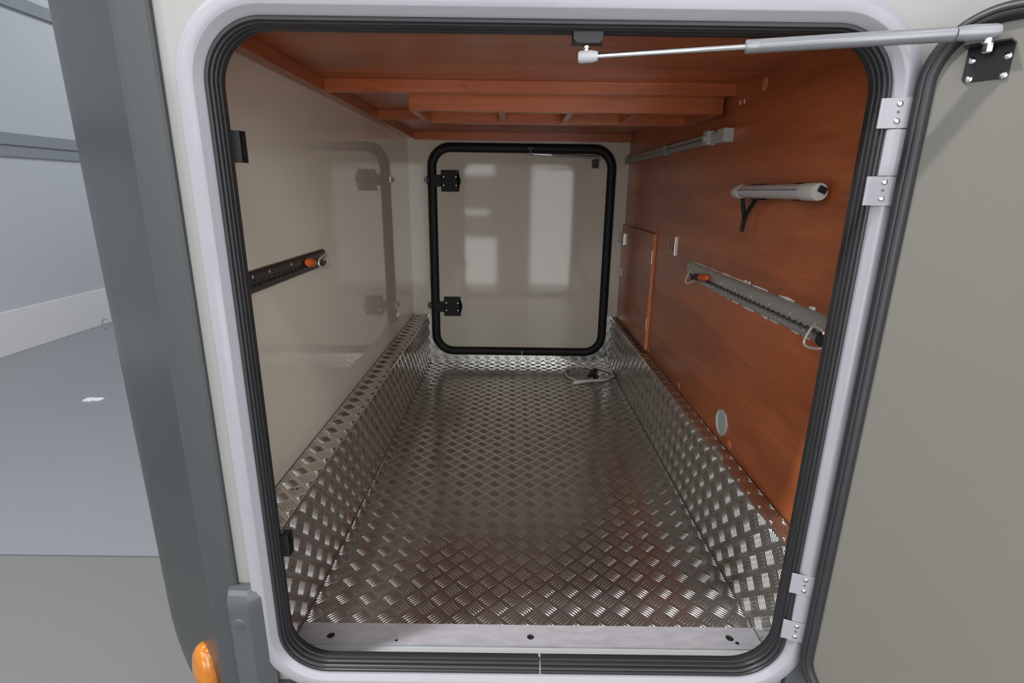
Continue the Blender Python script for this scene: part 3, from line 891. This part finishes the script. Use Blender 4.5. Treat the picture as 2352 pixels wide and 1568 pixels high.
sw.tbox(lambda a, b, c: (LXc + 0.0045 + a * cs - b * sn, c, LZc + 0.004 + a * sn + b * cs), -0.0085, 0.0085, -0.0062, 0.0062, 0.1935, 0.198)
sw.build('rocker_switch', 'black_plastic', ec, bevel=0.0008)
for yy in (0.50, 0.285):
    MB().box(LXc + 0.004, WR_, yy - 0.022, yy + 0.022, LZc - 0.0185, LZc + 0.0185).build('wall_clip', 'black_plastic', tl, bevel=0.002)
stp = MB()
stp.tube(smooth_open([(1.072, 0.572, 0.988), (1.074, 0.570, 0.968), (1.076, 0.562, 0.945), (1.077, 0.556, 0.925), (1.077, 0.560, 0.912), (1.077, 0.562, 0.8965)]), 0.0052)
stp.tube(smooth_open([(1.076, 0.500, 0.983), (1.077, 0.515, 0.970), (1.077, 0.540, 0.950), (1.077, 0.555, 0.930), (1.077, 0.558, 0.915)]), 0.0052)
stp.tube([(1.076, 0.500, 0.982), (1.078, 0.46, 0.9815)], 0.0030)
stp.build('strap', 'rubber_dull', tl, smooth=True)

# ------------------------------------------------------------------ grey rail high on the right wall
gr = thing('cable_duct', 'grey profile rail fixed high on the brown right wall', 'duct')
zc0, zc1 = 1.1580, 1.1560
def duct(a, b):
    return MB().box(WR_ - 0.024, WR_, a, b, 1.1405, 1.1730)
duct(1.375, 2.147).build('duct_length', 'grey_rail', gr, bevel=0.003)
MB().box(WR_ - 0.022, WR_, 0.900, 1.375, 1.1420, 1.1720).build('duct_length', 'grey_rail', gr, bevel=0.003)
MB().box(WR_ - 0.026, WR_, 1.360, 1.405, 1.1370, 1.1760).build('duct_coupler', 'grey_rail', gr, bevel=0.002)
MB().box(WR_ - 0.0245, WR_ - 0.021, 0.905, 2.14, 1.1560, 1.1590).build('duct_groove', 'grey_plastic', gr)
ed = MB()
ed.box(WR_ - 0.030, WR_, 0.735, 0.790, 1.1360, 1.1740)
ed.box(WR_ - 0.018, WR_, 0.790, 0.880, 1.1420, 1.1700)
ed.box(WR_ - 0.029, WR_, 0.875, 0.912, 1.1385, 1.1800)
ed.build('end_bracket', 'grey_rail_light', gr, bevel=0.002)
MB().lathe((WR_ - 0.0285, 0.893, 1.158), (WR_ - 0.036, 0.893, 1.158), ((0, 0.0105), (0.7, 0.0095), (1, 0.006)), 16).build('bracket_knob', 'strut_white', gr, smooth=40)

# ------------------------------------------------------------------ hatch in the right wall
ht = thing('wall_hatch', 'brown wooden hatch set into the far end of the right wall', 'hatch')
HX = WR_ - 0.012
MB().box(HX, WR_ - 0.0005, 1.470, D - 0.008, H2 + 0.012, 0.8200).build('hatch_panel', 'wood_along_y', ht, bevel=0.001)
MB().box(HX - 0.0012, WR_, 1.462, 1.4705, H2 + 0.012, 0.8190).build('edge_band', 'cap_brown', ht)
for z0, z1 in ((0.690, 0.748), (0.390, 0.444)):
    MB().cyl((HX - 0.001, 1.4635, z0), (HX - 0.001, 1.4635, z1), 0.0032).build('hinge_pin', 'steel', ht, smooth=True)
def bail(label, yb, zb, w_, h_, sgn):
    t = thing('wire_catch', label, 'wire catch')
    MB().tube([(WR_ - 0.006, yb, zb - h_ * 0.95), (WR_ - 0.006, yb, zb + h_ * 0.95)], 0.0022).build('catch_base', 'steel', t, smooth=True)
    MB().tube(smooth_open([(WR_ - 0.006, yb, zb + h_ * 0.5), (WR_ - 0.008, yb + sgn * w_ * 0.85, zb + h_ * 0.5), (WR_ - 0.008, yb + sgn * w_, zb + h_ * 0.36),
                           (WR_ - 0.008, yb + sgn * w_, zb - h_ * 0.4), (WR_ - 0.008, yb + sgn * w_ * 0.85, zb - h_ * 0.52), (WR_ - 0.006, yb, zb - h_ * 0.5)]), 0.0020).build('wire_loop', 'steel', t, smooth=True)
    MB().box(WR_ - 0.006, WR_, yb - 0.0012, yb + 0.0012, zb - h_, zb + h_).build('base_plate', 'steel', t)
bail('white wire catch beside the wall hatch', 1.168, 0.797, 0.078, 0.036, 1)
t_ = thing('wire_catch', 'small wire catch at the far edge of the wall hatch', 'wire catch')
MB().tube([(HX - 0.006, 2.075, 0.760), (HX - 0.030, 2.085, 0.760), (HX - 0.030, 2.085, 0.728), (HX - 0.006, 2.075, 0.728)], 0.0025).build('wire_loop', 'steel', t_, smooth=True)
MB().box(HX - 0.008, HX, 2.066, 2.080, 0.715, 0.775).build('base_plate', 'steel', t_)
t_ = thing('coat_hook', 'tiny white hook on the wall hatch beside the far door', 'hook')
MB().tube(smooth_open([(HX, 2.085, 0.578), (HX - 0.012, 2.085, 0.577), (HX - 0.014, 2.085, 0.560), (HX - 0.004, 2.085, 0.552), (HX - 0.010, 2.085, 0.545)]), 0.0028).build('hook_wire', 'white_plastic', t_, smooth=True)
MB().box(HX - 0.003, HX, 2.080, 2.090, 0.540, 0.582).build('base_plate', 'white_plastic', t_)

# cover caps, grommet and chips on the right wall
for lab, y, z, r in (('brown oval cover cap high on the right wall beneath the strut', 0.576, 1.2585, 0.0155), ('brown cover cap under the wall hatch hinge', 1.432, 0.3040, 0.0115),
                     ('brown cover cap midway along the kerb on the right wall', 0.977, 0.3035, 0.0120), ('brown cover cap below the white pipe grommet', 0.498, 0.3035, 0.0125)):
    tag(MB().lathe((WR_, y, z), (WR_ - 0.0016, y, z), ((0, r), (0.6, r * 0.97), (1, r * 0.85)), 22).build('cover_cap', 'cap_brown', None, smooth=35), lab, 'cover cap')
gm = thing('pipe_grommet', 'pale round pipe grommet low on the brown right wall', 'grommet')
gc = (0.566, 0.3415)
rg = []
for r, xo in ((0.0395, 0.0), (0.0395, 0.004), (0.034, 0.005), (0.0315, 0.002), (0.0300, 0.0006)):
    rg.append([(WR_ - xo, gc[0] + (r + (0.0012 * math.sin(7 * a) if r > 0.039 else 0)) * math.cos(a), gc[1] + (r + (0.0012 * math.sin(9 * a) if r > 0.039 else 0)) * math.sin(a)) for a in [2 * math.pi * k / 36 for k in range(36)]])
MB().quad_strip(rg).build('grommet_ring', 'ring_white', gm, smooth=40)
MB().cyl((WR_, gc[0], gc[1]), (WR_ - 0.0009, gc[0], gc[1]), 0.0305, seg=32).build('pipe_end', 'ring_white', gm)
for lab, y, z in (('left one of two pale chips in the wood above the grey rail', 0.7195, 1.236), ('right one of two pale chips in the wood above the grey rail', 0.6905, 1.235)):
    tag(MB().prism([(y - 0.004, z - 0.006), (y + 0.004, z - 0.004), (y + 0.003, z + 0.003), (y - 0.001, z + 0.007), (y - 0.004, z + 0.002)], lambda a, b, d: (d, a, b), WR_ - 0.0012, WR_).build('wood_chip', 'sealant'), lab, 'chip mark')

# ------------------------------------------------------------------ coiled cable at the back of the floor
cb = thing('coiled_cable', 'coiled pale grey cable with black plug on the tread floor', 'cable')
r0 = 0.0060
zz = 0.0085
path = [(0.915, 1.832, zz), (0.968, 1.842, zz), (1.022, 1.890, zz), (1.038, 1.955, zz), (1.022, 2.012, zz), (0.965, 2.055, zz), (0.895, 2.066, zz), (0.825, 2.050, zz), (0.780, 1.995, zz),
        (0.773, 1.930, zz), (0.790, 1.865, zz), (0.835, 1.800, zz + 0.006), (0.900, 1.792, zz + 0.010), (0.975, 1.812, zz + 0.010), (1.020, 1.862, zz + 0.011), (1.030, 1.925, zz + 0.012),
        (0.995, 1.975, zz + 0.012), (0.950, 2.015, zz + 0.013), (0.890, 2.035, zz + 0.013), (0.905, 1.995, zz + 0.016), (0.925, 1.955, zz + 0.022)]
MB().tube(smooth_open(path, 8), r0, seg=10).build('cable_loop', 'cable_grey', cb, smooth=True)
MB().lathe((0.800, 1.7720, 0.0125), (0.912, 1.8310, 0.0110), ((0, 0.007), (0.06, 0.0108), (0.55, 0.0112), (0.62, 0.0085), (0.95, 0.0075), (1, 0.006)), 16).build('cable_sleeve', 'white_plastic', cb, smooth=40)
pg = MB()
pg.lathe((0.895, 1.850, 0.024), (0.938, 1.9250, 0.030), ((0, 0.009), (0.05, 0.011), (0.5, 0.011), (0.52, 0.0175), (0.95, 0.0175), (1, 0.015)), 16)
pg.lathe((0.925, 1.885, 0.018), (0.945, 1.868, 0.012), ((0, 0.012), (1, 0.010)), 12)
pg.build('plug', 'black_plastic', cb, smooth=40)
MB().lathe((0.948, 1.890, 0.012), (0.972, 1.902, 0.022), ((0, 0.004), (0.5, 0.005), (1, 0.003)), 10).build('plug_latch', 'white_plastic', cb, smooth=True)
